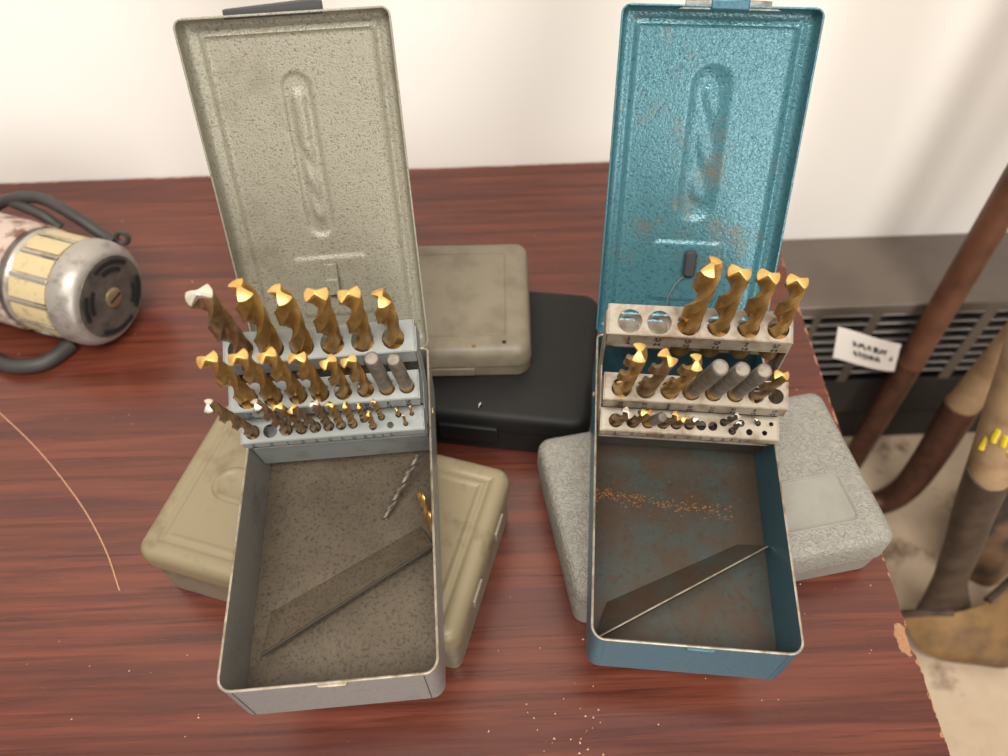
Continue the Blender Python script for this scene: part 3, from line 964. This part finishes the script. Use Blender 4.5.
o1 = (455.2, 505, FLOOR)
p1 = thing('wooden_pole', o1, 'dark brown wooden pole with joined ferrule leaning in front of the heater', 'pole')
dirv = Vector((.0213, .0777, 1.0))
line = lambda z: dirv * (z - FLOOR)
MB().tube([line(-194), line(0), line(400), line(800), line(1190)], [14.2, 14.2, 14, 13.8, 13.5], 20).build('handle', 'pole', p1)
MB().tube([line(-405), line(-300), line(-190)], [13, 14, 14.6], 20).build('ferrule', 'rust_socket', p1)
MB().tube([line(-193), line(-189.5)], 15.2, 20).build('ring', 'pole', p1)

tg = thing('tape_tag', (424, 508, -165), 'white tape flag with black handwriting stuck to the brown pole', 'tag')
mb = MB()
vs, nn_ = [], 10
for k in range(nn_ + 1):
    u = k / nn_
    x = -70 + 76 * u
    y = -6 - 10 * math.sin(u * 2.6) + 4 * u
    z0, z1 = 11 - 12 * u ** 1.6 * 2.3, 62 - 14 * u ** 1.6 * 2.2
    vs += [(x, y, z0), (x - 11, y, z1), (x, y + .8, z0), (x - 11, y + .8, z1)]
fs = []
for k in range(nn_):
    a, b_ = 4 * k, 4 * k + 4
    fs += [(a, b_, b_ + 1, a + 1), (a + 2, a + 3, b_ + 3, b_ + 2), (a + 1, b_ + 1, b_ + 3, a + 3), (a, a + 2, b_ + 2, b_)]
fs += [(0, 1, 3, 2), (4 * nn_, 4 * nn_ + 2, 4 * nn_ + 3, 4 * nn_ + 1)]
mb.add(vs, fs)
mb.build('paper', 'tag', tg)
mb = MB()


def tag_pt(u, w):
    z0, z1 = 11 - 12 * u ** 1.6 * 2.3, 62 - 14 * u ** 1.6 * 2.2
    return Vector((-70 + 76 * u - 11 * w, -6 - 10 * math.sin(u * 2.6) + 4 * u - 1.3, z0 + (z1 - z0) * w))


rs = random.Random(3)
for w0, u0, u1, nl_ in ((.66, .22, .76, 8), (.36, .26, .68, 7)):
    for q in range(nl_):
        ua = u0 + (u1 - u0) * q / nl_
        du = (u1 - u0) / nl_ * .72
        pth = [tag_pt(ua + du * rs.choice((0, .4, .8, 1)), w0 + h_ * rs.uniform(.5, 1)) for h_ in (-.09, .09, -.02, .08, -.09)]
        mb.tube(pth, .7, 5)
mb.tube([tag_pt(.84, .43), tag_pt(.86, .53), tag_pt(.88, .42)], .8, 5)
mb.build('handwriting', 'ink', tg)

o2_ = (500, 455, FLOOR)
p2 = thing('garden_hoe', o2_, 'pale wooden handled tool with rusty gooseneck socket standing on the floor', 'hoe')
MB().tube(sub([(499, 464.5, -203), (507.4, 469.4, -111), (526, 482, 100), (570, 510, 600), (610, 540, 1050)], o2_), [17, 18, 18, 17, 16], 20).build('handle', 'pale_wood', p2)
MB().tube(sub(smooth([(498.6, 464.3, -196), (501, 456, -290), (496, 449, -350), (482, 447, -386), (455, 446, -397), (432, 445, -398)]), o2_), [18.5 - 5 * (k / 40) for k in range(41)], 18).build('socket', 'rust_socket', p2)
MB().prism([(-75, -65), (-66, -65), (-60, 60), (-70, 60)], 0, 16, Matrix.Translation((0, -8, 0))).build('hoe_blade', 'dark_socket', p2, bevel=1)

o3 = (474, 262, FLOOR)
p3 = thing('shovel', o3, 'shovel with yellow paint on pale handle and ochre rusty blade', 'shovel')
MB().tube(sub([(437, 335, -118), (427.3, 350.6, -50), (400, 400, 150), (340, 510, 600), (296, 596, 950)], o3), [19, 20, 20, 19, 18], 20).build('handle', 'pale_wood', p3)
mb = MB()
sp = smooth([(435.6, 337, -108), (445, 327, -166), (456, 314, -228), (466, 302, -290), (478, 288, -345)], 6)
rings = []
for k, p in enumerate(sp):
    u = k / (len(sp) - 1)
    wx = 21.5 - 4 * u + 20 * max(0, u - .72) ** 1.3 * 4
    wy = 23 - 12 * u
    rings.append([p - Vector(o3) + Vector((wx * math.cos(a), wy * math.sin(a) * .9, wy * math.sin(a) * .35)) for a in [2 * math.pi * q / 18 for q in range(18)]])
mb.loft(rings, True, True)
mb.build('socket', 'dark_socket', p3)
# blade: dished sheet with rolled steps, round point resting on the floor
mb = MB()
nu, nv = 16, 14
ctr0, ctr1 = Vector((476, 292, -338)), Vector((528, 246, -403))
side = Vector((.92, .22, .12)).normalized()
ax_ = (ctr1 - ctr0)
nrm = side.cross(ax_.normalized()).normalized()
if nrm.y > 0:
    nrm = -nrm
for th in (0, 1.6):
    vs = []
    for j in range(nv + 1):
        v = j / nv
        hw = 74 * (1 - max(0, (v - .45) / .55) ** 2.2 * .75) * (0.92 + .08 * v)
        for i in range(nu + 1):
            u = -1 + 2 * i / nu
            p = ctr0 + ax_ * v + side * (hw * u + 22) + nrm * (16 - 26 * u * u * (1 - .4 * v) + th)
            p.z = max(p.z, FLOOR + 1 + th)
            vs.append(p - Vector(o3))
    mm = nu + 1
    fs = [(j * mm + i, j * mm + i + 1, (j + 1) * mm + i + 1, (j + 1) * mm + i) for j in range(nv) for i in range(nu)]
    mb.add(vs, fs if th else [f[::-1] for f in fs])
mb.build('blade', 'blade', p3, angle=60)
for s in (-1, 1):
    e0 = ctr0 + side * (22 + s * 20) + nrm * 14
    e1 = ctr0 + side * (22 + s * 66) + nrm * (-8)
    MB().tube(sub([e0, (e0 + e1) / 2 + Vector((0, 0, 4)), e1], o3), 4.5, 10).build('step_roll', 'dark_socket', p3)
rs = random.Random(5)
for k in range(6):
    a = R(200 + 22 * k)
    c0 = Vector((430.5 + 0, 345.5, -74)) - Vector(o3)
    dd = Vector((-.15, .23, 1)).normalized()
    e_ = Vector((1, 0, .15)).normalized()
    f_ = dd.cross(e_)
    cp = c0 + dd * rs.uniform(-16, 22) + (e_ * math.cos(a) + f_ * math.sin(a)) * 19.6
    MB().tube([cp - dd * rs.uniform(5, 10), cp + e_ * rs.uniform(-3, 3), cp + dd * rs.uniform(5, 10) + e_ * rs.uniform(-6, 6)], 2.6, 6).build('paint_mark', 'yellow', p3)

o4 = (605, 395, FLOOR)
p4 = thing('spade', o4, 'dirty brown spade blade standing behind the yellow marked shovel', 'spade')
mb = MB()
for th in (0, 1.6):
    vs = []
    for j in range(15):
        v = j / 14
        for i in range(15):
            u = -1 + 2 * i / 14
            hw = 80 * (1 - .55 * max(0, (v - .6) / .4) ** 2)
            p = Vector((592 + hw * u * .93 - 10 * v, 404 - 40 * v + hw * u * .25 - 26 * (1 - u * u) - th, -215 - 188 * v - 10 * u * u * (1 - v)))
            vs.append(p - Vector(o4))
    fs = [(j * 15 + i, j * 15 + i + 1, (j + 1) * 15 + i + 1, (j + 1) * 15 + i) for j in range(14) for i in range(14)]
    mb.add(vs, fs[:] if th == 0 else [f[::-1] for f in fs])
mb.build('blade', 'blade2', p4, angle=60)
ed = smooth([(516, 384, -222), (514, 372, -290), (521, 354, -350), (545, 340, -392)])
MB().tube(sub(ed, o4), 3.2, 8).build('painted_edge_highlight', 'chrome', p4)  # pale tube added as the highlight along the blade's edge
MB().tube(sub([(597, 384, -300), (600, 398, -210), (608, 425, -40), (632, 495, 400), (655, 570, 850)], o4), [10, 17, 18, 17, 16], 18).build('handle', 'pale_wood', p4)

# ------------------------------------------------------------------ small things on the table and in the trays
th = smooth([(-430, 378, .5), (-406.9, 359.6, .5), (-362.1, 321.2, .5), (-317.5, 275.5, .5), (-288.7, 238.7, .5), (-269.4, 206.3, .5)], 10)
o = MB().tube(sub(th, (-330, 285, 0)), .42, 5).build('thread', 'thread')
o.location = W(-330, 285, 0)
tag(o, 'thin tan thread curving across the table top', 'thread')


def crumbs(name, spots, mat, label, cat, parent_loc, rz=0):
    mb = MB()
    rs = random.Random(11)
    for x, y, z, s in spots:
        vs = [(x + s * rs.uniform(-1, 1), y + s * rs.uniform(-1, 1), z) for _ in range(4)]
        vs = [(x - s * rs.uniform(.5, 1), y - s * rs.uniform(.3, 1), z), (x + s * rs.uniform(.5, 1), y - s * rs.uniform(.3, .8), z), (x + s * rs.uniform(-.3, .4), y + s * rs.uniform(.5, 1), z), (x + s * .1, y, z + s * rs.uniform(.5, 1))]
        mb.add(vs, [(0, 2, 1), (0, 1, 3), (1, 2, 3), (2, 0, 3)])
    o = mb.build(name, mat)
    o.location = W(*parent_loc)
    o.rotation_euler = (0, 0, R(rz))
    return tag(o, label, cat, kind='stuff')


rs = random.Random(21)
sp = []
for k in range(240):
    u = rs.random() ** 1.3
    sp.append((-52 + 88 * u, 112 - 9 * u + rs.gauss(0, 2.6), 1.3, rs.uniform(.35, 1.5)))
for k in range(60):
    sp.append((rs.uniform(-52, 50), rs.uniform(85, 130), 1.3, rs.uniform(.25, .7)))
crumbs('rust_crumbs', sp, 'rust', 'orange rust crumbs strewn across the teal tray floor', 'rust crumbs', LOC['T'][0], LOC['T'][1])
sp = []
for k in range(42):
    sp.append((rs.uniform(-330, 250), rs.uniform(95, 200), 0.05, rs.uniform(.3, 1.0)))
for k in range(26):
    sp.append((rs.gauss(30, 16), rs.gauss(110, 14), 0.05, rs.uniform(.3, 1.0)))
for k in range(40):
    sp.append((rs.uniform(-420, 250), rs.uniform(200, 630), 0.05, rs.uniform(.3, 1.1)))
crumbs('wood_crumbs', sp, 'crumb', 'tiny pale crumbs scattered over the table top', 'crumbs', (0, 0, 0))
